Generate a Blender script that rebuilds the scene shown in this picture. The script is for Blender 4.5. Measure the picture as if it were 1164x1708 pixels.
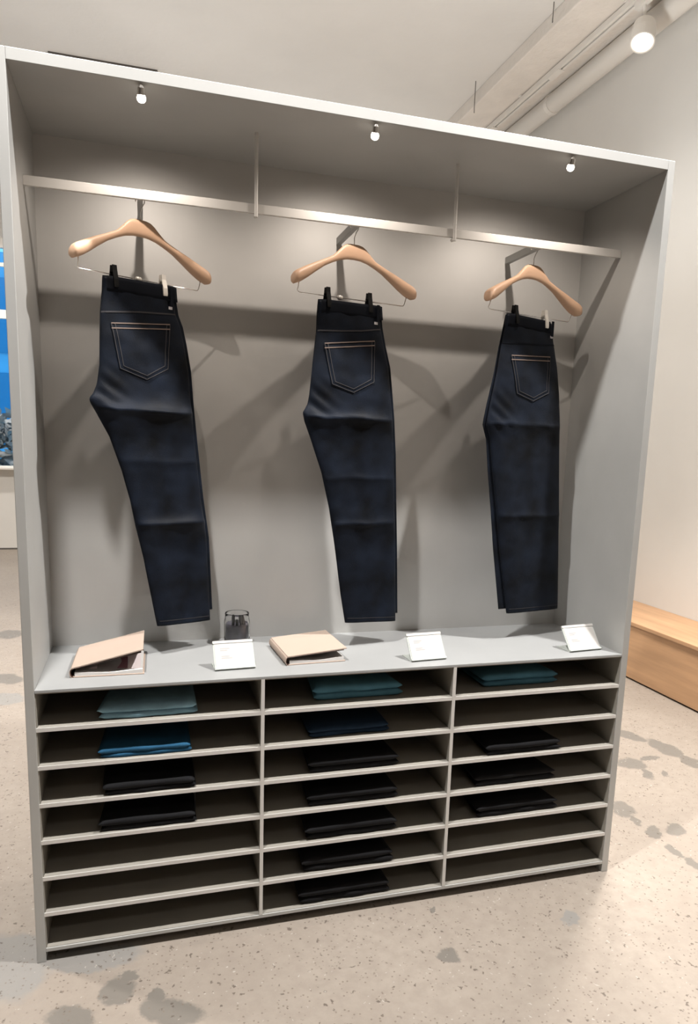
import bpy, bmesh, math, random
from mathutils import Vector, Matrix, noise

# ------------------------------------------------------------------ scene reset
for o in list(bpy.data.objects):
    bpy.data.objects.remove(o, do_unlink=True)
S = bpy.context.scene
COL = S.collection
random.seed(4)

# ------------------------------------------------------------------ camera
cam_data = bpy.data.cameras.new('camera')
cam = bpy.data.objects.new('camera', cam_data)
COL.objects.link(cam)
R_ = Vector((0.957297, -0.287354, 0.031791)).normalized()
F_ = Vector((0.288558, 0.942911, -0.166294)).normalized()
U_ = R_.cross(F_).normalized()
cam.matrix_world = Matrix(((R_.x, U_.x, -F_.x, -0.67054), (R_.y, U_.y, -F_.y, -2.13885),
                           (R_.z, U_.z, -F_.z, 1.57627), (0, 0, 0, 1)))
cam_data.sensor_fit = 'HORIZONTAL'
cam_data.sensor_width = 36.0
cam_data.lens = 1207.85 / 1164 * 36.0
cam_data.shift_x = -22.0 / 1164
cam_data.shift_y = 89.8 / 1164
cam_data.clip_start = 0.05
S.camera = cam

# ------------------------------------------------------------------ world: blue dusk outside the shop window
world = bpy.data.worlds.new('dusk_sky')
S.world = world
world.use_nodes = True
bg = world.node_tree.nodes['Background']
bg.inputs[0].default_value = (0.13, 0.42, 0.74, 1)
bg.inputs[1].default_value = 2.2

# ------------------------------------------------------------------ exposure
S.view_settings.view_transform = 'Standard'
S.view_settings.look = 'None'
S.view_settings.exposure = 0.0
S.view_settings.gamma = 1.0
S.view_settings.use_curve_mapping = False


# ------------------------------------------------------------------ lamps of the shop ceiling and added fill lamps
def aim(o, target):
    o.rotation_euler = (Vector(target) - o.location).to_track_quat('-Z', 'Y').to_euler()


def spot(name, loc, target, power, color, size_deg, blend, radius):
    d = bpy.data.lights.new(name, 'SPOT')
    d.energy = power
    d.color = color
    d.spot_size = math.radians(size_deg)
    d.spot_blend = blend
    d.shadow_soft_size = radius
    o = bpy.data.objects.new(name, d)
    COL.objects.link(o)
    o.location = loc
    aim(o, target)
    return o


WARM = (1.0, 0.94, 0.875)
COOL = (0.97, 0.97, 0.96)
KEY = (1.0, 0.975, 0.945)
# two track lamps high in front of the display (they give the crossed shadows on its deck)
spot('key_or_fill_spot', (-1.05, -0.85, 4.6), (-0.3, 0.0, 1.2), 760, KEY, 80, 0.7, 0.07)
spot('key_or_fill_spot', (1.55, -0.85, 4.6), (0.3, 0.0, 1.2), 960, KEY, 80, 0.7, 0.06)
# unseen fill lamps added to brighten the right wall and rest of the floor
for p, t, e in [((1.3, 0.6, 4.6), (2.1, 0.5, 0), 290), ((1.3, 2.8, 4.6), (2.1, 2.8, 0), 230),
                ((1.5, 5.4, 4.6), (2.1, 5.4, 0), 220), ((-2.6, 4.4, 4.6), (-2.4, 5.0, 0), 800),
                ((-2.9, 1.4, 4.6), (-2.7, 1.8, 0), 600), ((-2.8, 7.2, 4.6), (-2.6, 8.0, 0.6), 420),
                ((0.6, -4.0, 4.6), (0.4, -4.4, 0), 250)]:
    spot('key_or_fill_spot', p, t, e, WARM, 120, 1.0, 0.1)
spot('key_or_fill_spot', (1.7, 0.7, 4.6), (1.75, 0.7, 0), 960, WARM, 66, 1.0, 0.1)
spot('key_or_fill_spot', (-1.9, 2.6, 4.6), (-1.8, 2.8, 0), 560, WARM, 62, 1.0, 0.1)
# unseen lamps added in mid-air to brighten the painted ceiling
for p, e in [((-3.0, 2.6, 2.7), 66), ((-0.6, 4.4, 2.7), 62), ((1.3, 2.0, 2.7), 100), ((-0.6, 1.4, 2.7), 36), ((1.2, 6.4, 2.7), 65), ((-2.6, 7.4, 2.7), 50)]:
    spot('ceiling_fill', p, (p[0] + (0.9 if p[0] > 1 else 0), p[1], 5), e, COOL, 150, 1.0, 0.15)


# ------------------------------------------------------------------ materials
def mat(name, color, rough=0.6, metal=0.0, spec=0.5, bump=None, var=None, coat=0.0):
    """var=(scale, amount, detail, stretch) mottles the colour, bump=(scale, strength, stretch)."""
    m = bpy.data.materials.new(name)
    m.use_nodes = True
    nt = m.node_tree
    b = nt.nodes['Principled BSDF']
    b.inputs['Base Color'].default_value = (*color, 1)
    b.inputs['Roughness'].default_value = rough
    b.inputs['Metallic'].default_value = metal
    b.inputs['Specular IOR Level'].default_value = spec
    if coat:
        b.inputs['Coat Weight'].default_value = coat
    tc = nt.nodes.new('ShaderNodeTexCoord')
    if var:
        mp = nt.nodes.new('ShaderNodeMapping')
        mp.inputs['Scale'].default_value = var[3] if len(var) > 3 else (1, 1, 1)
        nt.links.new(tc.outputs['Object'], mp.inputs[0])
        n = nt.nodes.new('ShaderNodeTexNoise')
        n.inputs['Scale'].default_value = var[0]
        n.inputs['Detail'].default_value = var[2]
        nt.links.new(mp.outputs[0], n.inputs['Vector'])
        r = nt.nodes.new('ShaderNodeMapRange')
        r.inputs[1].default_value = 0.3
        r.inputs[2].default_value = 0.7
        r.inputs[3].default_value = 1 - var[1]
        r.inputs[4].default_value = 1 + var[1]
        nt.links.new(n.outputs[0], r.inputs[0])
        mx = nt.nodes.new('ShaderNodeVectorMath')
        mx.operation = 'SCALE'
        mx.inputs[0].default_value = color
        nt.links.new(r.outputs[0], mx.inputs['Scale'])
        nt.links.new(mx.outputs[0], b.inputs['Base Color'])
    if bump:
        mp = nt.nodes.new('ShaderNodeMapping')
        mp.inputs['Scale'].default_value = bump[2] if len(bump) > 2 else (1, 1, 1)
        nt.links.new(tc.outputs['Object'], mp.inputs[0])
        n = nt.nodes.new('ShaderNodeTexNoise')
        n.inputs['Scale'].default_value = bump[0]
        n.inputs['Detail'].default_value = 4
        nt.links.new(mp.outputs[0], n.inputs['Vector'])
        bp = nt.nodes.new('ShaderNodeBump')
        bp.inputs['Strength'].default_value = bump[1]
        bp.inputs['Distance'].default_value = 0.01
        nt.links.new(n.outputs[0], bp.inputs['Height'])
        nt.links.new(bp.outputs[0], b.inputs['Normal'])
    return m


def emit(name, color, strength):
    m = bpy.data.materials.new(name)
    m.use_nodes = True
    b = m.node_tree.nodes['Principled BSDF']
    b.inputs['Base Color'].default_value = (*color, 1)
    b.inputs['Emission Color'].default_value = (*color, 1)
    b.inputs['Emission Strength'].default_value = strength
    return m


def glass(name, color=(1, 1, 1), rough=0.0, thin=True):
    m = bpy.data.materials.new(name)
    m.use_nodes = True
    nt = m.node_tree
    b = nt.nodes['Principled BSDF']
    b.inputs['Base Color'].default_value = (*color, 1)
    b.inputs['Roughness'].default_value = rough
    b.inputs['Transmission Weight'].default_value = 1.0
    b.inputs['IOR'].default_value = 1.45
    return m


def floor_material():
    m = bpy.data.materials.new('worn_concrete')
    m.use_nodes = True
    nt = m.node_tree
    N, L = nt.nodes, nt.links
    b = N['Principled BSDF']
    b.inputs['Roughness'].default_value = 0.55
    b.inputs['Specular IOR Level'].default_value = 0.35
    geo = N.new('ShaderNodeNewGeometry')
    pos = geo.outputs['Position']

    def nz(scale, detail, rough=0.5, vec=pos):
        n = N.new('ShaderNodeTexNoise')
        n.inputs['Scale'].default_value = scale
        n.inputs['Detail'].default_value = detail
        n.inputs['Roughness'].default_value = rough
        L.new(vec, n.inputs['Vector'])
        return n

    def rng(src, a, c, d=0.0, e=1.0):
        r = N.new('ShaderNodeMapRange')
        r.inputs[1].default_value = a
        r.inputs[2].default_value = c
        r.inputs[3].default_value = d
        r.inputs[4].default_value = e
        L.new(src, r.inputs[0])
        return r.outputs[0]

    def mix(fac, a, c):
        x = N.new('ShaderNodeMix')
        x.data_type = 'RGBA'
        if isinstance(fac, float):
            x.inputs[0].default_value = fac
        else:
            L.new(fac, x.inputs[0])
        for s, i in ((a, 6), (c, 7)):
            if isinstance(s, tuple):
                x.inputs[i].default_value = (*s, 1)
            else:
                L.new(s, x.inputs[i])
        return x.outputs[2]

    def math_(op, a, c):
        x = N.new('ShaderNodeMath')
        x.operation = op
        for s, i in ((a, 0), (c, 1)):
            if isinstance(s, (int, float)):
                x.inputs[i].default_value = s
            else:
                L.new(s, x.inputs[i])
        return x.outputs[0]

    col = mix(rng(nz(1.6, 5).outputs[0], 0.35, 0.65), (0.255, 0.219, 0.184), (0.297, 0.258, 0.219))
    col = mix(rng(nz(22, 6, 0.65).outputs[0], 0.4, 0.62, 0.0, 0.5), col, (0.23, 0.195, 0.165))
    # distorted position for ragged stain edges
    dn = nz(9, 5, 0.65)
    off = N.new('ShaderNodeVectorMath')
    off.operation = 'SUBTRACT'
    L.new(dn.outputs['Color'], off.inputs[0])
    off.inputs[1].default_value = (0.5, 0.5, 0.5)
    sc = N.new('ShaderNodeVectorMath')
    sc.operation = 'SCALE'
    L.new(off.outputs[0], sc.inputs[0])
    sc.inputs['Scale'].default_value = 0.11
    add = N.new('ShaderNodeVectorMath')
    L.new(pos, add.inputs[0])
    L.new(sc.outputs[0], add.inputs[1])
    dpos = add.outputs[0]

    def blobs(lst):
        acc = None
        for x, y, rx, ry, an in lst:
            mp = N.new('ShaderNodeMapping')
            mp.vector_type = 'TEXTURE'
            mp.inputs['Location'].default_value = (x, y, 0)
            mp.inputs['Rotation'].default_value = (0, 0, an)
            mp.inputs['Scale'].default_value = (rx, ry, 1)
            L.new(dpos, mp.inputs[0])
            flat = N.new('ShaderNodeVectorMath')
            flat.operation = 'MULTIPLY'
            flat.inputs[1].default_value = (1, 1, 0)
            L.new(mp.outputs[0], flat.inputs[0])
            ln = N.new('ShaderNodeVectorMath')
            ln.operation = 'LENGTH'
            L.new(flat.outputs[0], ln.inputs[0])
            f = rng(ln.outputs['Value'], 1.12, 0.88)
            acc = f if acc is None else math_('MAXIMUM', acc, f)
        return acc

    LB = [(-1.091, .014, .165, .11, 2.169), (-.849, -.014, .15, .055, 3.084), (-1.046, .072, .09, .06, 2.118),
          (-1.471, 2.443, .125, .086, 2.251), (.704, -.207, .042, .027, -2.388)]
    DB = [(-.766, -.172, .062, .049, -1.581), (-.885, -.24, .072, .044, 2.632), (-.621, -.293, .089, .048, 2.539),
          (-.735, -.112, .027, .021, -2.782), (-.663, -.214, .026, .021, 2.24), (.229, -.274, .041, .033, 2.264),
          (.257, -.058, .026, .01, 1.159), (1.938, 1.112, .097, .051, 1.888), (2.021, .928, .129, .057, 1.628),
          (2.036, .74, .09, .047, 1.556), (1.708, .8, .074, .065, -2.905), (1.707, .681, .058, .03, 1.288),
          (1.842, .835, .06, .022, -2.887), (1.812, .656, .045, .016, -2.334), (1.361, .4, .07, .047, 1.38),
          (1.349, .3, .039, .023, 1.182), (1.371, .204, .054, .033, 1.122), (1.478, .193, .046, .04, 1.203),
          (1.359, .061, .046, .023, 1.402), (1.356, -.034, .047, .023, 1.456), (-1.702, 3.98, .135, .102, 1.702),
          (-1.52, 2.817, .123, .079, 2.035)]
    col = mix(math_('MULTIPLY', blobs(LB), 0.8), col, (0.205, 0.20, 0.19))
    col = mix(math_('MULTIPLY', blobs(DB), 0.85), col, (0.138, 0.127, 0.112))
    # exposed aggregate: small dark and light stones
    for scale, thr, c, keep in ((44, 0.27, (0.085, 0.066, 0.053), 0.72), (80, 0.30, (0.15, 0.12, 0.096), 0.62),
                                (60, 0.22, (0.40, 0.37, 0.33), 0.86)):
        v = N.new('ShaderNodeTexVoronoi')
        v.inputs['Scale'].default_value = scale
        L.new(dpos if keep > 0.7 else pos, v.inputs['Vector'])
        stone = rng(v.outputs['Distance'], thr, thr * 0.6)
        sep = N.new('ShaderNodeSeparateColor')
        L.new(v.outputs['Color'], sep.inputs[0])
        on = rng(sep.outputs[0], keep, keep + 0.02)
        col = mix(math_('MULTIPLY', math_('MULTIPLY', stone, on), 0.8), col, c)
    L.new(col, b.inputs['Base Color'])
    bp = N.new('ShaderNodeBump')
    bp.inputs['Strength'].default_value = 0.15
    bp.inputs['Distance'].default_value = 0.01
    L.new(nz(40, 5, 0.6).outputs[0], bp.inputs['Height'])
    L.new(bp.outputs[0], b.inputs['Normal'])
    return m


M = {}
M['metal'] = mat('brushed_aluminium', (0.43, 0.428, 0.415), 0.55, 0.35, 0.5, bump=(60, 0.02, (1, 1, 0.05)), var=(3, 0.06, 4))
M['back'] = mat('brushed_aluminium_back_sheet', (0.52, 0.512, 0.495), 0.55, 0.3, 0.5, bump=(60, 0.02, (1, 1, 0.05)), var=(3, 0.06, 4))
M['deck'] = mat('blue_grey_deck_sheet', (0.325, 0.33, 0.33), 0.5, 0.2, 0.45, var=(3, 0.06, 4))
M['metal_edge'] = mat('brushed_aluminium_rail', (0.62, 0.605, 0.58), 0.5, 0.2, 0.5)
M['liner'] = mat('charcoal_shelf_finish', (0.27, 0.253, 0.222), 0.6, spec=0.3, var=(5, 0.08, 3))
M['dark'] = mat('dark_kick_metal', (0.10, 0.085, 0.07), 0.7)
M['floor'] = floor_material()
M['plaster'] = mat('white_plaster', (0.74, 0.725, 0.69), 0.85, bump=(8, 0.15), var=(1.5, 0.03, 4))
M['ceiling'] = mat('painted_concrete_ceiling', (0.78, 0.765, 0.735), 0.9, bump=(14, 0.35), var=(0.9, 0.05, 6))
M['trim'] = mat('painted_beam', (0.82, 0.77, 0.71), 0.85, bump=(20, 0.8), var=(4, 0.05, 5))
M['stock'] = mat('panelled_shop_wall', (0.42, 0.39, 0.355), 0.7, var=(2, 0.2, 4))
M['paint'] = mat('white_paint', (0.82, 0.79, 0.74), 0.5)
M['slot'] = mat('dark_slot', (0.12, 0.11, 0.10), 0.7)
M['oak'] = mat('oiled_oak', (0.50, 0.30, 0.165), 0.42, var=(2.2, 0.16, 6, (9, 0.6, 9)), bump=(30, 0.06, (8, 0.5, 8)))
M['beech'] = mat('pale_beech', (0.60, 0.39, 0.262), 0.45, var=(9, 0.08, 5, (0.6, 4, 4)))
M['chrome'] = mat('chrome', (0.85, 0.84, 0.82), 0.12, 1.0)
M['clip_black'] = mat('black_clip', (0.006, 0.006, 0.006), 0.7, spec=0.15)
M['clip_pale'] = mat('pale_steel_clip', (0.62, 0.59, 0.54), 0.4, 0.2)
M['denim'] = mat('raw_indigo_denim', (0.0033, 0.0053, 0.0102), 0.55, spec=0.1, var=(11, 0.8, 8), bump=(420, 0.12))
M['denim'].node_tree.nodes['Principled BSDF'].inputs['Sheen Weight'].default_value = 0.03
M['denim_band'] = mat('raw_indigo_denim_waistband', (0.0040, 0.0052, 0.0085), 0.75, spec=0.1, var=(9, 0.3, 5), bump=(420, 0.12))
M['thread_tan'] = mat('tan_thread', (0.14, 0.10, 0.082), 0.8)
M['thread_grey'] = mat('grey_thread', (0.0165, 0.0150, 0.0180), 0.8)
M['tag'] = mat('white_tag', (0.55, 0.53, 0.55), 0.7)
M['leather'] = mat('brown_leather', (0.055, 0.02, 0.012), 0.55, var=(30, 0.25, 3))
M['cover'] = mat('beige_book_cloth', (0.40, 0.312, 0.255), 0.75, bump=(300, 0.06), var=(4, 0.03, 3))
M['inside'] = mat('brown_swatch_page', (0.10, 0.065, 0.058), 0.85, var=(14, 0.3, 4))
M['paper'] = mat('white_paper', (0.62, 0.60, 0.58), 0.75)
M['card'] = mat('white_card', (0.50, 0.485, 0.465), 0.7)
M['ink'] = mat('faint_grey_print', (0.36, 0.34, 0.33), 0.8)
M['acrylic'] = mat('frosted_white_acrylic', (0.48, 0.51, 0.48), 0.25, spec=0.5)
M['swatch_pale'] = mat('pale_fabric_swatch', (0.62, 0.54, 0.54), 0.9)
M['swatch_plum'] = mat('plum_fabric_swatch', (0.20, 0.09, 0.11), 0.9)
M['glass'] = glass('jar_glass')
M['jar_dark'] = mat('dark_jar_filling', (0.035, 0.033, 0.045), 0.6, var=(25, 0.4, 3))
M['jar_black'] = mat('black_jar_strip', (0.008, 0.008, 0.008), 0.5)
for nm, c in (('teal_pale', (0.19, 0.325, 0.405)), ('teal', (0.085, 0.215, 0.29)), ('teal_dark', (0.07, 0.18, 0.25)),
              ('blue', (0.017, 0.080, 0.155)), ('navy', (0.012, 0.028, 0.055)), ('black', (0.006, 0.006, 0.007))):
    M['fold_' + nm] = mat('folded_denim_' + nm, c, 0.85, spec=0.2, var=(14, 0.18, 5), bump=(300, 0.15))
M['pin_bulb'] = emit('lit_pin_lens', (1.0, 0.93, 0.82), 7)
M['bulb'] = emit('lit_lamp_lens', (1.0, 0.97, 0.92), 5)
M['pane'] = glass('window_glass', (0.9, 0.97, 1.0))
M['facade'] = mat('blue_dusk_facade', (0.22, 0.52, 0.70), 0.5, var=(0.6, 0.2, 4))
M['facade_glass'] = mat('dark_facade_glass', (0.08, 0.30, 0.48), 0.1)
M['shrub'] = mat('grey_brown_shrub', (0.34, 0.30, 0.27), 0.9, var=(3, 0.35, 5))
M['stem'] = mat('brown_stem', (0.15, 0.10, 0.07), 0.9)
M['pavement'] = mat('grey_pavement', (0.3, 0.3, 0.3), 0.9)


# ------------------------------------------------------------------ mesh helpers
def obj(name, verts, faces, material, parent=None, loc=(0, 0, 0), smooth=False, fix=True):
    me = bpy.data.meshes.new(name)
    me.from_pydata([tuple(v) for v in verts], [], faces)
    me.materials.append(M[material])
    if fix:
        bm = bmesh.new()
        bm.from_mesh(me)
        bmesh.ops.recalc_face_normals(bm, faces=bm.faces)
        bm.to_mesh(me)
        bm.free()
    if smooth:
        for p in me.polygons:
            p.use_smooth = True
    o = bpy.data.objects.new(name, me)
    COL.objects.link(o)
    o.location = loc
    if parent:
        o.parent = parent
    return o


def boxm(x0, x1, y0, y1, z0, z1):
    v = [(x, y, z) for x in (x0, x1) for y in (y0, y1) for z in (z0, z1)]
    f = [(0, 1, 3, 2), (4, 6, 7, 5), (0, 4, 5, 1), (2, 3, 7, 6), (0, 2, 6, 4), (1, 5, 7, 3)]
    return v, f


def box(name, x0, x1, y0, y1, z0, z1, material, parent=None, bevel=0.0):
    v, f = boxm(x0, x1, y0, y1, z0, z1)
    o = obj(name, v, f, material, parent)
    if bevel:
        bm = bmesh.new()
        bm.from_mesh(o.data)
        bmesh.ops.bevel(bm, geom=bm.edges[:], offset=bevel, segments=2, affect='EDGES', profile=0.5)
        bm.to_mesh(o.data)
        bm.free()
    return o


def merge(parts):
    V, F = [], []
    for v, f in parts:
        n = len(V)
        V += list(v)
        F += [tuple(i + n for i in q) for q in f]
    return V, F


def tubem(path, r, k=10, close=True):
    """tube along a path; r is one radius or one per point."""
    P = [Vector(p) for p in path]
    rr = r if isinstance(r, (list, tuple)) else [r] * len(P)
    V, F = [], []
    nrm = None
    for i, p in enumerate(P):
        t = (P[min(i + 1, len(P) - 1)] - P[max(i - 1, 0)]).normalized()
        if nrm is None:
            nrm = t.orthogonal().normalized()
        else:
            nrm = (nrm - t * nrm.dot(t)).normalized()
        bn = t.cross(nrm)
        for j in range(k):
            a = 2 * math.pi * j / k
            V.append(p + (nrm * math.cos(a) + bn * math.sin(a)) * rr[i])
    for i in range(len(P) - 1):
        for j in range(k):
            F.append((i * k + j, i * k + (j + 1) % k, (i + 1) * k + (j + 1) % k, (i + 1) * k + j))
    if close:
        F.append(tuple(range(k - 1, -1, -1)))
        F.append(tuple((len(P) - 1) * k + j for j in range(k)))
    return V, F


def lathem(profile, k=32, cx=0, cy=0):
    V, F = [], []
    for r, z in profile:
        for j in range(k):
            a = 2 * math.pi * j / k
            V.append((cx + r * math.cos(a), cy + r * math.sin(a), z))
    n = len(profile)
    for i in range(n - 1):
        for j in range(k):
            F.append((i * k + j, i * k + (j + 1) % k, (i + 1) * k + (j + 1) % k, (i + 1) * k + j))
    F.append(tuple(range(k)))
    F.append(tuple((n - 1) * k + j for j in range(k)))
    return V, F


def loopsm(loops, cap=True):
    k = len(loops[0])
    V = [p for lp in loops for p in lp]
    F = []
    for i in range(len(loops) - 1):
        for j in range(k):
            F.append((i * k + j, i * k + (j + 1) % k, (i + 1) * k + (j + 1) % k, (i + 1) * k + j))
    if cap:
        F.append(tuple(range(k)))
        F.append(tuple((len(loops) - 1) * k + j for j in range(k)))
    return V, F


def thing(name, label, cat, loc=(0, 0, 0), rotz=0.0, group=None):
    o = bpy.data.objects.new(name, None)
    COL.objects.link(o)
    o.empty_display_size = 0.05
    o.location = loc
    o.rotation_euler = (0, 0, rotz)
    return tag(o, label, cat, group)


def tag(o, label, cat, group=None):
    o['label'] = label
    o['category'] = cat
    if group:
        o['group'] = group
    return o


def struct(o):
    o['kind'] = 'structure'
    return o


# ------------------------------------------------------------------ the room
XW, YB, YF, XL, ZC = 3.075, 8.62, -6.0, -6.5, 4.9
struct(box('floor', XL - .2, XW + .2, YF - .2, YB + .2, -0.2, 0.0, 'floor'))
struct(box('ceiling', XL - .2, XW + .2, YF - .2, YB + .2, ZC, ZC + 0.2, 'ceiling'))
struct(box('wall_right', XW, XW + 0.2, YF, YB, 0, ZC, 'plaster'))
struct(box('wall_left', XL - 0.2, XL, YF, YB, 0, ZC, 'stock'))
struct(box('wall_front', XL, XW, YF - 0.2, YF, 0, ZC, 'stock'))
# far wall with the shop window: low wall below, head above, solid on the right
WX0, WX1, WZ0, WZ1 = -5.6, -1.9, 1.09, 4.03
struct(obj('wall_back', *merge([boxm(XL, XW, YB, YB + .2, 0, WZ0), boxm(XL, XW, YB, YB + .2, WZ1, ZC),
                                boxm(XL, WX0, YB, YB + .2, WZ0, WZ1), boxm(WX1, XW, YB, YB + .2, WZ0, WZ1)]), 'plaster'))
win = struct(bpy.data.objects.new('window_1', None))
COL.objects.link(win)
win.location = (0, YB, 0)
obj('window_frame', *merge([boxm(WX0, WX1, 0.02, 0.10, WZ1 - .12, WZ1), boxm(WX0, WX1, 0.02, 0.10, WZ0, WZ0 + .04),
                            boxm(WX0, WX0 + .07, 0.02, 0.10, WZ0, WZ1), boxm(WX1 - .07, WX1, 0.02, 0.10, WZ0, WZ1)]), 'paint', win)
for z, h in ((3.705, 0.045), (3.09, 0.11)):
    box('transom', WX0 + .07, WX1 - .07, 0.025, 0.09, z - h / 2, z + h / 2, 'paint', win)
for x in (-4.4, -3.15):
    box('mullion', x - .03, x + .03, 0.025, 0.088, WZ0 + .04, WZ1 - .12, 'paint', win)
box('window_sill', WX0 - .04, WX1 + .04, -0.12, 0.02, WZ0 - .005, WZ0 + .025, 'paint', win, bevel=.004)
for a, c in ((WX0 + .07, -4.43), (-4.37, -3.18), (-3.12, WX1 - .07)):
    for z0, z1 in ((WZ0 + .04, 3.035), (3.145, 3.683), (3.727, WZ1 - .12)):
        box('pane', a, c, 0.05, 0.056, z0, z1, 'pane', win)
struct(box('baseboard_back', XL, XW, YB - .012, YB, 0.0, 0.02, 'slot'))

# beam along the right wall under the ceiling
struct(box('trim_1', 2.42, XW, YF, YB, 4.78, ZC, 'trim', bevel=.01))

# ------------------------------------------------------------------ outside the window
fb = thing('office_building', 'blue facade standing across the street behind the shop window', 'building', (-3.9, 15.0, -3.0))
box('wall', -3.0, 1.2, 0, 0.6, 0, 8.2, 'facade', fb)
for i in range(4):
    for j in range(4):
        box('window_pane', -2.8 + i * 1.0, -2.8 + i * 1.0 + .8, -0.03, 0.0, 0.5 + j * 1.9, 0.5 + j * 1.9 + 1.5, 'facade_glass', fb)
tag(box('street', -9, 0, YB + .3, 17, -3.1, -3.0, 'pavement'), 'grey pavement of the street outside the window', 'street')
sh = thing('shrub', 'grey brown winter shrub growing outside the window low at left', 'shrub', (-2.75, 9.6, -2.985))
V, F = [], []
for c in range(520):
    a, rr_, zz = random.uniform(0, 6.28), random.uniform(0, .75) ** .6, random.uniform(3.3, 4.85)
    p = Vector((rr_ * math.cos(a) * .95, rr_ * math.sin(a) * .6, zz))
    for q in range(3):
        d = Vector((random.gauss(0, 1), random.gauss(0, 1), random.gauss(0, 1))).normalized()
        e = d.orthogonal().normalized()
        n = len(V)
        s = random.uniform(.06, .13)
        V += [p, p + d * s + e * s * .45, p + d * s * 1.9, p + d * s - e * s * .45]
        F.append((n, n + 1, n + 2, n + 3))
lv = obj('foliage', V, F, 'shrub', sh, fix=False)
lv['kind'] = 'stuff'
obj('stem', *merge([tubem([(0, 0, 0), (.05 * i, .02, 2.0), (.28 * i, .1 * j, 4.5)], [.05, .04, .01], 6) for i, j in ((-2, 1), (-1, -1), (0, 1), (1, -1), (2, 0))]), 'stem', sh)

spot('shrub_fill_light', (-2.9, YB + .5, 4.0), (-2.7, 9.6, 1.4), 300, WARM, 80, .8, .1)  # added lamp, unseen; brightens the shrub as light spilling from the shop would

# ------------------------------------------------------------------ ceiling fittings
tr = thing('lighting_track', 'white lighting track with thin dark slot along right wall beam', 'track', (2.755, 0, 4.78))
obj('track_body', *merge([boxm(-.03, -.008, -2, 8.4, -.055, -.02), boxm(.008, .03, -2, 8.4, -.055, -.02), boxm(-.03, .03, -2, 8.4, -.02, -.012)]), 'paint', tr)
box('slot', -.008, .008, -2, 8.4, -.028, -.02, 'slot', tr)
for y in (1.2, 3.9, 5.1):
    box('connector', -.031, .031, y - .09, y + .09, -.062, -.0551, 'paint', tr)
for y in (.2, 2.9, 4.45, 6.5):
    box('mounting_bracket', -.045, .045, y - .02, y + .02, -.012, 0, 'paint', tr)
pp = thing('ceiling_pipe', 'fat white painted pipe running along top of right wall', 'pipe', (2.975, 0, 4.685))
obj('pipe', *tubem([(0, -4, 0), (0, 8.6, 0)], .082, 20), 'paint', pp, smooth=True)
for y in (1.0, 4.3, 7.6):
    obj('pipe_clamp', *tubem([(0, y - .025, 0), (0, y + .025, 0)], .088, 20), 'paint', pp)
    box('hanger_strap', -.012, .012, y - .02, y + .02, .086, .095, 'paint', pp)
ft = thing('lighting_track', 'thin dark straight track on ceiling above left half of display', 'track', (0, 5.46, ZC))
box('track_body', -1.4, -.47, -.02, .02, -.03, 0, 'slot', ft)
box('connector', -.72, -.69, -.03, .03, -.05, -.03, 'paint', ft)
for k, (x, y, z0, lb) in enumerate(((2.335, 4.6, 4.48, 'thin wire hanging from ceiling beside beam nearest the display top'),
                                    (2.36, 3.3, 4.62, 'thin wire hanging from ceiling beside beam at top edge of photo'))):
    tag(obj('suspension_wire', *tubem([(x, y, ZC), (x, y + .004, (z0 + ZC) / 2), (x, y, z0 + .15)], .0035, 6), 'slot'), lb, 'wire', 'wires hanging from the ceiling')

# lit track lamp at the upper right
ld = Vector((-0.25, -0.30, -0.92)).normalized()
lamp = thing('track_spotlight', 'round white lit track spotlight at upper right under the beam', 'spotlight', (2.755, 2.72, 4.47))
rot = ld.to_track_quat('Z', 'Y').to_matrix().to_4x4()
prof = [(.0, -.10), (.055, -.10), (.075, -.085), (.084, -.02), (.084, .07), (.078, .072), (.074, .068), (.068, -.045), (.0, -.046)]
v, f = lathem([(max(r, .0005), z) for r, z in prof], 36)
obj('housing', [rot @ Vector(p) for p in v], f, 'paint', lamp, smooth=False)
v, f = lathem([(.0005, -.0455), (.0655, -.0445), (.062, -.034), (.0005, -.032)], 36)
obj('lens', [rot @ Vector(p) for p in v], f, 'bulb', lamp)
obj('bracket', *merge([tubem([rot @ Vector((0, 0, -.09)), (0.01, .02, .14), (0, .02, .25)], .012, 8), boxm(-.022, .022, -.06, .1, .2, .2545)]), 'paint', lamp)
sp = spot('track_lamp_light', Vector((2.755, 2.72, 4.47)) + ld * .09, Vector((2.755, 2.72, 4.47)) + ld * 3, 70, WARM, 50, 0.8, 0.05)

# ------------------------------------------------------------------ oak bench along the right wall
bench = thing('bench', 'long low oak bench built along the right wall', 'bench', (2.575, 0, 0))
box('seat', 0, .499, -2.5, 8.0, .385, .412, 'oak', bench, bevel=.003)
box('front_board', .012, .035, -2.5, 8.0, .012, .384, 'oak', bench, bevel=.002)
box('end_board', .036, .498, 7.97, 7.995, .012, .384, 'oak', bench)
box('end_board', .036, .498, -2.495, -2.47, .012, .384, 'oak', bench)
box('plinth', .04, .48, -2.46, 7.96, 0, .012, 'slot', bench)

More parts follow.
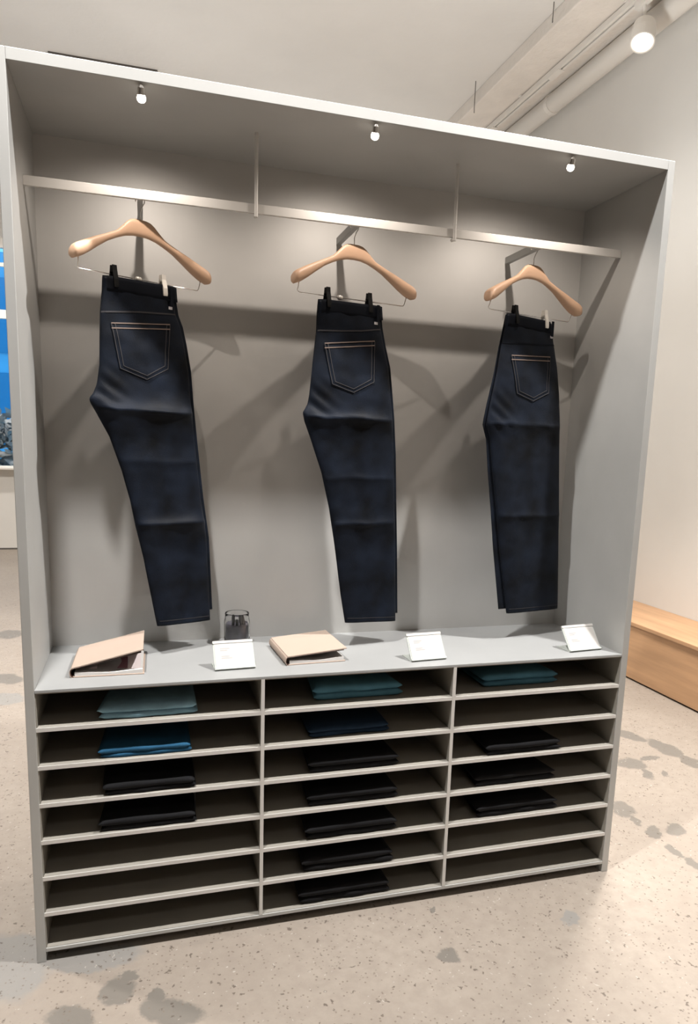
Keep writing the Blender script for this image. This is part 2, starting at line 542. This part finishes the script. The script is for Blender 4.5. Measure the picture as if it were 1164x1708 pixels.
# ------------------------------------------------------------------ the display unit
A, W, D, H, HI = 0.974, 1.0, 0.4638, 2.5095, 2.480
HD, ZB, PT = 0.8575, 0.039, 0.1165
unit = thing('display_cabinet', 'tall open grey metal display cabinet with pigeonhole shelves below', 'cabinet')
box('side_panel', -W, -A, 0, D + .012, 0, H, 'metal', unit, bevel=.0015)
box('side_panel', A, W, 0, D + .012, 0, H, 'metal', unit, bevel=.0015)
box('top_panel', -A, A, 0, D + .012, HI, H, 'metal', unit, bevel=.0012)
box('back_panel', -A, A, D, D + .012, 0.02, HI, 'back', unit)
box('deck', -A, A, 0, D, HD - .009, HD, 'deck', unit, bevel=.001)
DX = (-.324, .322)
cells = ((-A, DX[0] - .0055), (DX[0] + .0055, DX[1] - .0055), (DX[1] + .0055, A))
box('bottom_panel', -A, A, 0.0, D, ZB - .006, ZB + .006, 'metal', unit, bevel=.001)
T = .003
for x in DX:
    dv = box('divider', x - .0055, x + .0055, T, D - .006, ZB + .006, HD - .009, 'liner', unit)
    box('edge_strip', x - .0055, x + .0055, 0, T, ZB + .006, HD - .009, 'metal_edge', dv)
for k in range(1, 7):
    for x0, x1 in cells:
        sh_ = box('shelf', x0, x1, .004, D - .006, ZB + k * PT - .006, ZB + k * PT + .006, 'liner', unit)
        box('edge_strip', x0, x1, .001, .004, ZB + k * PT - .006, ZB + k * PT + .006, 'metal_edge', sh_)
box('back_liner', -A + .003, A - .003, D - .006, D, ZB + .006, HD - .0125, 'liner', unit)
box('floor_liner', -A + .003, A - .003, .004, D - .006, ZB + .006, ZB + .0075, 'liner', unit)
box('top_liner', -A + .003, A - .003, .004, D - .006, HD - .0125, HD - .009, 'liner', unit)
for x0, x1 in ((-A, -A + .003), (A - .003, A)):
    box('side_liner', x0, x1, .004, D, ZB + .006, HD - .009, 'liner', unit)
box('kick_plate', -A, A, .06, .072, 0, ZB - .006, 'dark', unit)
# rail: flat bar across, arms back to the panel, rods up to the top panel
YR, ZR0, ZR1 = .2182, 2.2568, 2.2835
rail = box('hang_rail', -A, A, YR - .006, YR + .006, ZR0, ZR1, 'metal_edge', unit, bevel=.001)
for x in (-.662, .0017, .656):
    box('rail_arm', x - .008, x + .008, YR + .006, D, ZR0 + .002, ZR1 - .002, 'metal', rail)
for x in (-.3255, .3285):
    obj('rail_rod', *merge([tubem([(x, YR - .0115, HI), (x, YR - .0115, ZR0 - .012)], .0055, 12),
                            tubem([(x, YR - .0115, ZR0 - .0055), (x, YR + .010, ZR0 - .0055)], .0052, 8)]), 'metal_edge', rail, smooth=False)

# ------------------------------------------------------------------ three little spotlights under the top front edge
PIN = [(-.655, 'leftmost'), (-.014, 'middle'), (.628, 'rightmost')]
for x, w in PIN:
    s = thing('pin_spotlight', f'tiny lit spotlight under cabinet top edge, {w} of the three', 'spotlight', (x, .012, HI), 0, 'spotlights under the cabinet top')
    obj('stem', *tubem([(0, 0, 0), (0, 0, -.006)], .004, 10), 'chrome', s)
    q = Vector((0, .35, -1)).normalized().to_track_quat('Z', 'Y').to_matrix().to_4x4()
    off = Vector((0, .0, -.016))
    v, f = lathem([(.006, -.012), (.010, -.006), (.0115, .010), (.0105, .010)], 20)
    obj('lamp_head', [q @ Vector(p) + off for p in v], f, 'chrome', s)
    v, f = lathem([(.0098, .0101), (.0118, .016), (.0112, .022), (.007, .027), (.001, .0285)], 20)
    obj('lens', [q @ Vector(p) + off for p in v], f, 'pin_bulb', s)
    spot('pin_spot_light', (x, .060, HI - .020), (x, .32, 1.75), 9, (1.0, 0.89, 0.79), 140, 0.8, .006)


# ------------------------------------------------------------------ hangers
def interp(pts, x):
    if x <= pts[0][0]:
        return pts[0][1]
    for (a, p), (b, q) in zip(pts, pts[1:]):
        if x <= b:
            return p + (q - p) * (x - a) / (b - a)
    return pts[-1][1]


HT = [(-.217, 2.082), (-.212, 2.090), (-.203, 2.0965), (-.175, 2.111), (-.144, 2.126), (-.11, 2.141), (-.075, 2.158), (-.056, 2.176), (-.042, 2.190), (-.03, 2.198), (-.015, 2.2015),
      (.015, 2.2015), (.03, 2.198), (.042, 2.190), (.056, 2.176), (.075, 2.158), (.11, 2.141), (.144, 2.126), (.175, 2.111), (.203, 2.0965), (.212, 2.090), (.217, 2.082)]
HL = [(-.217, 2.058), (-.212, 2.0535), (-.19, 2.063), (-.165, 2.079), (-.138, 2.099), (-.105, 2.122), (-.075, 2.137), (-.05, 2.147), (-.025, 2.1525), (0, 2.154),
      (.025, 2.1525), (.05, 2.147), (.075, 2.137), (.105, 2.122), (.138, 2.099), (.165, 2.079), (.19, 2.063), (.212, 2.0535), (.217, 2.055)]
HDEP = [(0, .0085), (.05, .009), (.1, .0125), (.16, .020), (.2, .025), (.213, .024), (.217, .019)]


YH, KH = .260, 1.0177      # hangers hook over the arms, a little behind the rail


def hanger(cx, yaw, label, clips, knob):
    h = thing('clothes_hanger', label, 'hanger', (cx, YH, 2.0075), yaw, 'wooden hangers on the rail')
    h.scale = (KH, KH, KH)
    loops = []
    n = 72
    for i in range(n + 1):
        u = -.217 + .434 * i / n
        zt, zl = interp(HT, u) - 2.0, interp(HL, u) - 2.0
        zc, hz, dy = (zt + zl) / 2, (zt - zl) / 2, interp(HDEP, abs(u))
        yc = -.020 * (abs(u) / .217) ** 2
        lp = []
        for j in range(16):
            a = 2 * math.pi * j / 16
            ca, sa = math.cos(a), math.sin(a)
            p = .75
            lp.append((u, yc + dy * math.copysign(abs(ca) ** p, ca), zc + hz * math.copysign(abs(sa) ** p, sa)))
        loops.append(lp)
    obj('body', *loopsm(loops), 'beech', h, smooth=True)
    # hook: goes over the arm that runs from the rail back to the panel
    pts = [(0, .19), (0, .222), (.005, .236), (.0118, .248), (.0128, .259), (.0085, .2685), (0, .2715), (-.0085, .2685), (-.0128, .259), (-.0128, .250)]
    c, s_ = math.cos(-yaw), math.sin(-yaw)
    obj('hook', *tubem([(x * c, x * s_, z) for x, z in pts], .0017, 8), 'chrome', h, smooth=True)
    bz, bu = .034, .1935
    path = [(-bu, -.012, .066), (-bu, -.006, .05), (-bu, 0, bz + .006), (-bu + .004, 0, bz + .001), (-bu + .01, 0, bz)]
    path += [(-.1, 0, bz), (0, 0, bz), (.1, 0, bz)] + [(-x, y, z) for x, y, z in reversed(path)]
    bar = obj('trouser_bar', *tubem(path, .0017, 8), 'chrome', h, smooth=True)
    if knob is not None:
        v, f = lathem([(.001, -.009), (.006, -.008), (.008, 0), (.006, .008), (.001, .009)], 16)
        obj('bar_knob', [(knob + z, -.001 + x * .9, bz + y) for x, y, z in v], f, 'clip_pale', bar, smooth=True)
    for (u, mt, lb) in clips:
        parts = []
        for sy in (-1, 1):
            loops = []
            for z, y, w in ((.060, .006, .0065), (.045, .0075, .007), (.030, .012, .007), (.020, .0150, .007), (.004, .0165, .007), (-.002, .0162, .0062)):
                loops.append([(u - w, sy * (y - .0022), z), (u + w, sy * (y - .0022), z), (u + w, sy * (y + .0022), z), (u - w, sy * (y + .0022), z)])
            parts.append(loopsm(loops))
        parts.append(boxm(u - .006, u + .006, -.006, .006, .041, .046))
        cl = obj('clip', *merge(parts), mt, h)
        if lb:
            cl['label'] = lb
    return h


HX = [(-.662, .482), (.0017, .198), (.656, .269)]
hanger(HX[0][0], HX[0][1], 'pale wooden hanger turned most, leftmost of three on the rail',
       [(-.087, 'clip_black', 'black clip'), (.069, 'clip_pale', 'pale steel clip')], -.010)
hanger(HX[1][0], HX[1][1], 'pale wooden hanger with two black clips, middle of three on rail',
       [(-.091, 'clip_black', None), (.059, 'clip_black', None)], -.046)
hanger(HX[2][0], HX[2][1], 'pale wooden hanger at the right end of the rail',
       [(-.073, 'clip_black', 'black clip'), (.069, 'clip_pale', 'pale steel clip')], None)

# ------------------------------------------------------------------ jeans
JL = [[(-.119, 2.023), (-.122, 1.983), (-.130, 1.925), (-.134, 1.857), (-.138, 1.776), (-.147, 1.723), (-.158, 1.697), (-.171, 1.681), (-.168, 1.668), (-.154, 1.645), (-.113, 1.573),
       (-.077, 1.473), (-.052, 1.383), (-.036, 1.302), (-.012, 1.203), (.032, .973)],
      [(-.121, 2.017), (-.124, 1.984), (-.126, 1.925), (-.136, 1.839), (-.148, 1.723), (-.153, 1.696), (-.169, 1.668), (-.163, 1.642), (-.137, 1.579), (-.099, 1.48), (-.068, 1.362),
       (-.044, 1.236), (-.016, 1.064), (.004, .962)],
      [(-.109, 2.026), (-.120, 1.965), (-.130, 1.911), (-.141, 1.829), (-.163, 1.722), (-.171, 1.675), (-.173, 1.653), (-.152, 1.605), (-.132, 1.493), (-.103, 1.356), (-.076, 1.216),
       (-.021, .973)]]
JR = [[(.100, 2.026), (.103, 1.99), (.110, 1.95), (.125, 1.917), (.138, 1.864), (.153, 1.784), (.161, 1.688), (.174, 1.567), (.196, 1.382), (.217, 1.246), (.231, .964)],
      [(.095, 2.019), (.103, 1.959), (.117, 1.903), (.139, 1.831), (.152, 1.74), (.162, 1.666), (.174, 1.539), (.182, 1.402), (.194, 1.212), (.208, .951)],
      [(.104, 2.018), (.118, 1.958), (.147, 1.87), (.168, 1.773), (.180, 1.693), (.203, 1.466), (.228, 1.201), (.248, .967)]]
# rear leg: how far it peeks out (left, right) and how much shorter its hem is
JREAR = [((.014, .015, .008), .034), ((.012, .013, .006), .026), ((-.030, -.006, -.006), .018)]
JPOC = [[(-.104, 1.897), (.085, 1.917), (.073, 1.784), (.003, 1.747), (-.081, 1.772)],
        [(-.103, 1.887), (.078, 1.910), (.079, 1.779), (.003, 1.741), (-.074, 1.763)],
        [(-.089, 1.892), (.096, 1.902), (.099, 1.777), (.025, 1.745), (-.053, 1.767)]]
JYOKE = [[(-.130, 1.925), (-.014, 1.940), (.108, 1.950)], [(-.125, 1.925), (-.05, 1.930), (.03, 1.938), (.103, 1.950)], [(-.126, 1.931), (.122, 1.945)]]
JCR = [[(1.653, .036), (1.306, .032), (1.50, .008)], [(1.655, .024), (1.307, .022), (1.46, .010)], [(1.661, .016), (1.335, .014)]]


def byz(pts, z):   # pts sorted by falling z -> u
    if z >= pts[0][1]:
        return pts[0][0]
    for (u0, z0), (u1, z1) in zip(pts, pts[1:]):
        if z >= z1:
            return u0 + (u1 - u0) * (z0 - z) / (z0 - z1)
    return pts[-1][0]


def jeans(i, label):
    cx, yaw = HX[i]
    zb = .96
    root = thing('jeans', label, 'jeans', (cx, YH, .949), yaw, 'jeans hanging on the rail')
    root.scale = (KH, KH, KH)
    Lp, Rp = JL[i], JR[i]
    seed = Vector((i * 7.3, 1.7 * i, 3.1))

    def edge(t, cut=0.0, dl=0.0, dr=0.0):
        zl = Lp[0][1] + (Lp[-1][1] + cut - Lp[0][1]) * t
        zr = Rp[0][1] + (Rp[-1][1] + cut - Rp[0][1]) * t
        g = min(1.0, t * 1.0)
        return byz(Lp, zl) + dl * g, zl, byz(Rp, zr) + dr, zr

    def wrinkle(u, z):
        w = .0035 * noise.noise(Vector((u * 9, z * 7, 0)) + seed) + .0018 * noise.noise(Vector((u * 22, z * 26, 4)) + seed)
        for zc, a in JCR[i]:
            zz = zc + .006 * noise.noise(Vector((u * 14, zc, 2)) + seed)
            d = z - zz
            w += a * (.55 * math.exp(-d / .014) + .45 * math.exp(-d / .05) if d > 0 else math.exp(d / .024)) * (0.75 + .6 * noise.noise(Vector((u * 10, zc, 9)) + seed))
        # pull lines running from the seat to the crotch
        c = (u + .165) * .8 + (z - 1.68)
        w += .004 * math.exp(-((z - 1.70) / .06) ** 2) * math.exp(-((u + .12) / .05) ** 2) * math.sin(c * 130)
        return w

    def front(u, z, s):
        """depth of the visible cloth surface"""
        prof = (1 - abs(2 * s - 1) ** 5) ** .5 if abs(2 * s - 1) < 1 else 0
        fade = min(1, max(0, (2.01 - z) / .06))
        return -.0025 - (.0085 + .004 * math.exp(-((z - 1.8) / .12) ** 2) * fade) * prof - wrinkle(u, z) * prof * fade

    def leg(front_leg, cut, dl, dr):
        loops = []
        n, k = 170, 26
        for r in range(n + 1):
            t = r / n
            ul, zl, ur, zr = edge(t, cut, dl, dr)
            lp = []
            for j in range(k + 1):
                s = .5 - .5 * math.cos(math.pi * j / k)
                u, z = ul + (ur - ul) * s, zl + (zr - zl) * s
                y = front(u, z, s) if front_leg else .0045 - .003 * (1 - abs(2 * s - 1) ** 5)
                lp.append((u, y, z - zb))
            for j in range(k, -1, -1):
                s = .5 - .5 * math.cos(math.pi * j / k)
                u, z = ul + (ur - ul) * s, zl + (zr - zl) * s
                e = 1 - abs(2 * s - 1) ** 5
                y = -.0012 if front_leg else .006 + .008 * max(e, 0) ** .5 + .3 * abs(wrinkle(u, z)) * max(e, 0)
                lp.append((u, y, z - zb))
            loops.append(lp)
        return obj('leg', *loopsm(loops), 'denim', root, smooth=True)

    leg(True, 0.0, 0.0, 0.0)
    (dl, dr, _), cut = JREAR[i]
    leg(False, cut, dl, dr)

    def surf(u, z, off):
        s = .5
        for _ in range(8):
            lo, hi = 0.0, 1.0
            for _b in range(18):
                t = (lo + hi) / 2
                ul, zl, ur, zr = edge(t)
                if zl + (zr - zl) * s > z:
                    lo = t
                else:
                    hi = t
            s = min(.999, max(.001, (u - ul) / (ur - ul)))
        return (u, front(u, z, s) - off, z - zb)

    def ribbon(name, lines, w, mtl, parent, off):
        parts = []
        for a, c in lines:
            a, c = Vector(a), Vector(c)
            d = (c - a)
            nn = max(2, int(d.length / .012))
            nrm = Vector((-d.y, d.x)).normalized() * w / 2
            V, F = [], []
            for q in range(nn + 1):
                p = a + d * q / nn
                for sg in (-1, 1):
                    x = p + nrm * sg
                    V.append(surf(x.x, x.y, off))
                    V.append(surf(x.x, x.y, off - .0012))
            for q in range(nn):
                b0, b1 = q * 4, q * 4 + 4
                F += [(b0, b0 + 2, b1 + 2, b1), (b0, b1, b1 + 1, b0 + 1), (b0 + 2, b0 + 3, b1 + 3, b1 + 2)]
            parts.append((V, F))
        return obj(name, *merge(parts), mtl, parent)

    # waistband wrapped round both layers
    def band(z_top, z_bot, y0, y1, mtl):
        loops = []
        for r in range(5):
            g = r / 4
            lp = []
            zl = Lp[0][1] + z_top + (z_bot - z_top) * g
            zr = Rp[0][1] + z_top + (z_bot - z_top) * g
            ul, ur = byz(Lp, zl) - .002, byz(Rp, zr) + .003 + JREAR[i][0][1] * .9
            k = 18
            for sgn, yy in ((0, y0), (1, y1)):
                for j in range(k + 1):
                    s = j / k if not sgn else 1 - j / k
                    e = max(0, 1 - abs(2 * s - 1) ** 8)
                    u, z = ul + (ur - ul) * s, zl + (zr - zl) * s
                    lp.append((u, yy * e ** .5 * (.88 if r == 4 else 1) + .0008 * noise.noise(Vector((u * 30, z * 10, 1))), z - zb))
            loops.append(lp)
        return loopsm(loops)
    wb = obj('waistband', *band(.004, -.038, -.0126, .0135, 'denim_band'), 'denim_band', root, smooth=True)
    for u in (byz(Rp, 1.99) - .012,):
        box('belt_loop', u - .005, u + .005, -.0172, -.0135, 1.972 - zb, 2.024 - zb, 'denim_band', wb, bevel=.001)

    # back pocket
    P = JPOC[i]
    tl, trr, br, tip, bl = [Vector(p) for p in P]
    n, V, F = 14, [], []
    rows = 16
    for r in range(rows + 1):
        g = r / rows
        for j in range(n + 1):
            s = j / n
            top = tl.lerp(trr, s)
            if s * (br.x - bl.x) + bl.x < tip.x:
                q = (s * (br.x - bl.x)) / (tip.x - bl.x)
                bot = bl.lerp(tip, q)
            else:
                q = (s * (br.x - bl.x) + bl.x - tip.x) / (br.x - tip.x)
                bot = tip.lerp(br, q)
            p = top.lerp(bot, g)
            edgy = r in (0, rows) or j in (0, n)
            V.append(surf(p.x, p.y, .0012 if edgy else .0022))
    for r in range(rows):
        for j in range(n):
            a = r * (n + 1) + j
            F.append((a, a + 1, a + n + 2, a + n + 1))
    pk = obj('back_pocket', V, F, 'denim', root, smooth=True)
    ins = .009

    def inset(p, c, d):
        return p + (c - p).normalized() * d
    cen = (tl + trr + br + bl) / 4
    dn = Vector((0, -.014))
    ribbon('top_stitching', [(tl, trr)] + [(tl + dn, trr + dn)], .0032, 'thread_tan', pk, .0034)
    e = .0032
    b2, t2, r2 = bl + Vector((.010, .008)), tip + Vector((0, .011)), br + Vector((-.010, .008))
    lines = [(tl, bl), (bl, tip), (tip, br), (br, trr), (tl + Vector((.011, 0)), b2), (b2, t2), (t2, r2), (r2, trr + Vector((-.011, 0)))]
    ribbon('side_stitching', lines, .0024, 'thread_grey', pk, .0032)
    yk = JYOKE[i]
    ribbon('yoke_seam', list(zip(yk, yk[1:])), .0045, 'denim_band' if i == 2 else 'thread_grey', root, .0012)
    zz = [(Lp[-1][0] + .006, Lp[-1][1] + .016), (Rp[-1][0] - .006, Rp[-1][1] + .016)]
    ribbon('hem_stitching', [(zz[0], zz[1])], .0022, 'thread_grey', root, .0006)
    tx, tz = ((.089, 1.966), (.082, 1.967), (.101, 1.971))[i]
    v = [surf(tx + a, tz + c, .0025 - o_) for o_ in (0, .002) for a, c in ((-.0065, -.004), (.0065, -.004), (.0065, .004), (-.0065, .004))]
    obj('brand_tag', v, [(0, 1, 2, 3), (7, 6, 5, 4), (0, 4, 5, 1), (1, 5, 6, 2), (2, 6, 7, 3), (3, 7, 4, 0)], 'tag', root)['label'] = 'small white woven tag'
    return root


jeans(0, 'dark indigo jeans with strong fold creases, leftmost of three on hangers')
jeans(1, 'dark indigo jeans hanging from the middle wooden hanger')
jeans(2, 'dark indigo jeans with wider straight leg on the rightmost hanger')


# ------------------------------------------------------------------ folded jeans in the pigeonholes
def pad(x0, x1, y0, y1, z0, z1, seed, taper, fold):
    """soft folded pad with a rounded front roll"""
    prof = []
    for q in range(9):
        a = -math.pi / 2 - math.pi * q / 8
        prof.append((math.cos(a), math.sin(a)))
    loops = []
    n = 26
    h = (z1 - z0) / 2
    for i in range(n + 1):
        s = i / n
        endf = min(1.0, (min(s, 1 - s) / .05)) ** .5 if 0 < s < 1 else .25
        lp = []
        yf = y0 + .006 * noise.noise(Vector((s * 4, seed, 0)))
        for c, sn in prof:
            lp.append((yf + h + c * h, sn))
        ys = [yf + h + (y1 - yf - h) * g for g in (.12, .3, .5, .75, 1.0)]
        for y in ys:
            lp.append((y, 1.0))
        for y in reversed(ys):
            lp.append((y, -1.0))
        out = []
        for y, sg in lp:
            g = min(1.0, max(0.0, (y - y0) / (y1 - y0)))
            xl, xr = x0 + taper[0] * g ** .6, x1 + taper[1] * g ** .6
            x = xl + (xr - xl) * s
            wz = .0035 * noise.noise(Vector((x * 9, y * 8, seed))) if sg > 0 else 0
            bulge = 1 + fold * math.sin(s * math.pi * 1.5 + seed)
            out.append((x, y, z0 + h + h * endf * sg * (bulge if sg > 0 else 1) + wz * max(sg, 0)))
        loops.append(out)
    return loopsm(loops)


FOLD = [  # column, row, x0, x1, y front, height, colour, taper left/right, label
    (1, 1, -.812, -.520, .020, .044, 'teal_pale', (.045, .0), 'folded pale teal jeans in top left pigeonhole'),
    (1, 2, -.812, -.540, .012, .030, 'blue', (.02, .0), 'folded bright blue jeans in left column, second row'),
    (1, 3, -.800, -.528, .006, .036, 'black', (.0, .0), 'folded black jeans in left column, third row'),
    (1, 4, -.816, -.527, .006, .038, 'black', (.03, .0), 'folded black jeans with grey tag, left column fourth row'),
    (2, 1, -.156, .158, .050, .050, 'teal', (.03, -.03), 'folded teal jeans in top middle pigeonhole'),
    (2, 2, -.173, .108, .030, .036, 'navy', (.01, .0), 'folded dark navy jeans in middle column, second row'),
    (2, 3, -.174, .143, .014, .045, 'black', (.02, -.02), 'folded black jeans in middle column, third row'),
    (2, 4, -.176, .142, .012, .046, 'black', (.02, -.01), 'folded black jeans in middle column, fourth row'),
    (2, 5, -.180, .143, .010, .048, 'black', (.02, -.02), 'folded black jeans in middle column, fifth row'),
    (2, 6, -.189, .134, .010, .050, 'black', (.02, -.02), 'folded black jeans in middle column, sixth row'),
    (2, 7, -.198, .125, .010, .052, 'black', (.01, -.01), 'folded black jeans in middle column, bottom row'),
    (3, 1, .455, .757, .060, .048, 'teal_dark', (.0, -.04), 'folded dark teal jeans in top right pigeonhole'),
    (3, 3, .461, .761, .010, .040, 'black', (.01, -.02), 'folded black jeans in right column, third row'),
    (3, 4, .425, .751, .016, .046, 'black', (.02, -.04), 'folded black jeans in right column, fourth row'),
    (3, 5, .439, .766, .012, .048, 'black', (.02, -.04), 'folded black jeans in right column, fifth row'),
]
for n_, (c, r, x0, x1, y0, h, colr, tp, lb) in enumerate(FOLD):
    z = ZB + (7 - r) * PT + (.0078 if r == 7 else .0062)
    xc = (x0 + x1) / 2
    root = thing('folded_jeans', lb, 'jeans', (xc, 0, z), 0, 'folded jeans in the pigeonholes')
    hh = h * .5
    obj('lower_fold', *pad(x0 - xc + .006, x1 - xc, y0 + .004, y0 + .30, 0.0, hh, n_ * 1.7, tp, .0), 'fold_' + colr, root, smooth=True)
    obj('upper_fold', *pad(x0 - xc, x1 - xc - .004, y0, y0 + .31, hh - .0015, h, n_ * 2.3 + 5, tp, .08), 'fold_' + colr, root, smooth=True)
    if (c, r) == (1, 4):
        t_ = box('paper_tag', x1 - xc - .002, x1 - xc + .0005, y0 + .06, y0 + .09, h * .3, h + .035, 'thread_grey', root)
        t_['label'] = 'small grey hanging tag'


# ------------------------------------------------------------------ things on the deck
def rotpts(v, a, org=(0, 0, 0)):
    m = Matrix.Translation(org) @ Matrix.Rotation(a, 4, 'Y') @ Matrix.Translation([-k for k in org])
    return [m @ Vector(p) for p in v]


def swatch_book(loc, rz, w, d, ang, label, swatches):
    b = thing('swatch_book', label, 'book', loc, rz, 'swatch books on the deck')
    t = .0035
    box('back_cover', 0, w, 0, d, 0, t, 'cover', b, bevel=.001)
    # leaves: a slightly sagging block
    V, F = [], []
    n = 12
    loops = []
    for i in range(n + 1):
        s = i / n
        x = .007 + (w - .012) * s
        hz = .012 - .004 * math.sin(math.pi * s) + .001 * math.sin(s * 9)
        loops.append([(x, .003, t), (x, d - .003, t), (x, d - .003, t + hz), (x, .003, t + hz)])
    obj('pages', *loopsm(loops), 'paper', b)
    sp_ = []
    for q in range(9):
        a = math.pi / 2 + math.pi * q / 8
        sp_.append((a))
    zc = .0145
    lo = []
    for y in (0, d):
        ring = [(.004 + .0145 * math.cos(a) * .7, y, zc + .0145 * math.sin(a)) for a in sp_]
        ring += [(.004 + .0115 * math.cos(a) * .7, y, zc + .0115 * math.sin(a)) for a in reversed(sp_)]
        lo.append(ring)
    obj('spine_lining', *loopsm(lo), 'leather', b)['label'] = 'brown leather lining at the spine'
    lo = []
    for y in (-.001, d + .001):
        ring = [(.003 + .0158 * math.cos(a) * .7, y, zc + .0155 * math.sin(a)) for a in sp_]
        ring += [(.004 + .0147 * math.cos(a) * .7, y, zc + .0147 * math.sin(a)) for a in reversed(sp_)]
        lo.append(ring)
    obj('spine', *loopsm(lo), 'cover', b)
    cz = .0275
    v, f = boxm(.0, w + .004, -.002, d + .002, cz, cz + t)
    obj('front_cover', rotpts(v, -ang, (0, 0, cz)), f, 'cover', b)
    v, f = boxm(.008, w - .004, .004, d - .004, cz - .004, cz - .0015)
    obj('swatch_page', rotpts(v, -ang * .93, (0, 0, cz)), f, 'inside', b)
    for k, (u, ww, mt_) in enumerate(swatches):
        V, loops = [], []
        for i in range(7):
            s = i / 6
            z = .0165 + .003 * k + (cz + math.tan(ang) * u * .7 - .022) * s
            loops.append([(u + .012 * math.sin(s * 3), .012 + .05 * s, z), (u + ww, .012 + .05 * s, z - .001),
                          (u + ww, .0145 + .05 * s, z), (u + .012 * math.sin(s * 3), .0145 + .05 * s, z + .001)])
        obj('swatch', *loopsm(loops), mt_, b)


swatch_book((-.882, .098, HD), -.02, .207, .225, math.radians(13.5), 'beige swatch book propped half open at the left end of deck',
            [(.150, .046, 'swatch_pale'), (.128, .03, 'swatch_plum'), (.05, .02, 'swatch_pale')])
swatch_book((-.229, .095, HD), .06, .198, .235, math.radians(4.5), 'beige swatch book lying nearly closed, between the two left cards',
            [])


def sign(loc, rz, w, tilt_dy, hgt, label):
    s = thing('card_holder', label, 'sign', loc, rz, 'price cards on the deck')
    ang = math.atan2(hgt, tilt_dy)
    L_ = math.hypot(hgt, tilt_dy)
    t = .003
    box('base', -.004, w + .004, 0, .075, 0, t, 'acrylic', s)
    m = Matrix.Translation((0, .001, t)) @ Matrix.Rotation(ang, 4, 'X')
    v, f = boxm(-.004, w + .004, 0, L_, -.0005, t)
    obj('back_plate', [m @ Vector(p) for p in v], f, 'acrylic', s)
    v, f = boxm(0, w, .004, L_ - .010, t + .0002, t + .0016)
    cd = obj('card', [m @ Vector(p) for p in v], f, 'card', s)
    v, f = boxm(-.004, w + .004, L_ - .009, L_, t, t + .003)
    obj('clamp_strip', [m @ Vector(p) for p in v], f, 'card', s)
    v, f = boxm(-.004, w + .004, -.002, .004, t, t + .005)
    obj('front_lip', [m @ Vector(p) for p in v], f, 'acrylic', s)
    pr_ = []
    for x, ww, y in ((.018, .030, .066), (.018, .022, .060), (.020, .026, .040), (.020, .034, .034)):
        pr_.append(boxm(x, x + ww, y, y + .0022, t + .0016, t + .0019))
    v, f = merge(pr_)
    obj('print', [m @ Vector(p) for p in v], f, 'ink', cd)


sign((-.459, .084, HD), .06, .121, .055, .076, 'small tilted white card in holder in front of glass jar')
sign((.189, .057, HD), .08, .123, .055, .078, 'small tilted white card in holder, middle one of three')
sign((.798, .058, HD), .10, .132, .060, .078, 'small tilted white card in holder at right end of deck')

jar = thing('glass_jar', 'clear glass jar with dark filling behind the left card', 'jar', (-.357, .385, HD))
prof = [(.001, 0), (.040, 0), (.0445, .004), (.0455, .03), (.0455, .082), (.043, .094), (.0420, .102), (.0424, .112), (.0412, .114), (.0402, .112), (.0398, .101), (.0428, .082), (.0425, .03), (.041, .008), (.001, .007)]
obj('jar_body', *lathem(prof, 40), 'glass', jar, smooth=True)
v, f = lathem([(.001, .0085), (.0395, .0085), (.0415, .014), (.0415, .064), (.039, .074), (.001, .070)], 28)
obj('filling', [(x + .002 * noise.noise(Vector((x * 60, y * 60, z * 40))), y, z + (.006 * noise.noise(Vector((x * 50, y * 50, 3))) if z > .06 else 0)) for x, y, z in v], f, 'jar_dark', jar, smooth=True)
for k, (a, r0, h0) in enumerate(((-2.3, .028, .105), (-1.75, .030, .095), (-1.2, .028, .108), (-.6, .025, .1), (.9, .02, .1), (2.2, .022, .102))):
    px, py = r0 * math.cos(a), r0 * math.sin(a)
    obj('fabric_strip', *tubem([(px, py, .055), (px * .95 + .002, py * .95, .08), (px * .9, py * .9, h0)], [.0045, .0055, .004], 6), 'jar_black', jar)
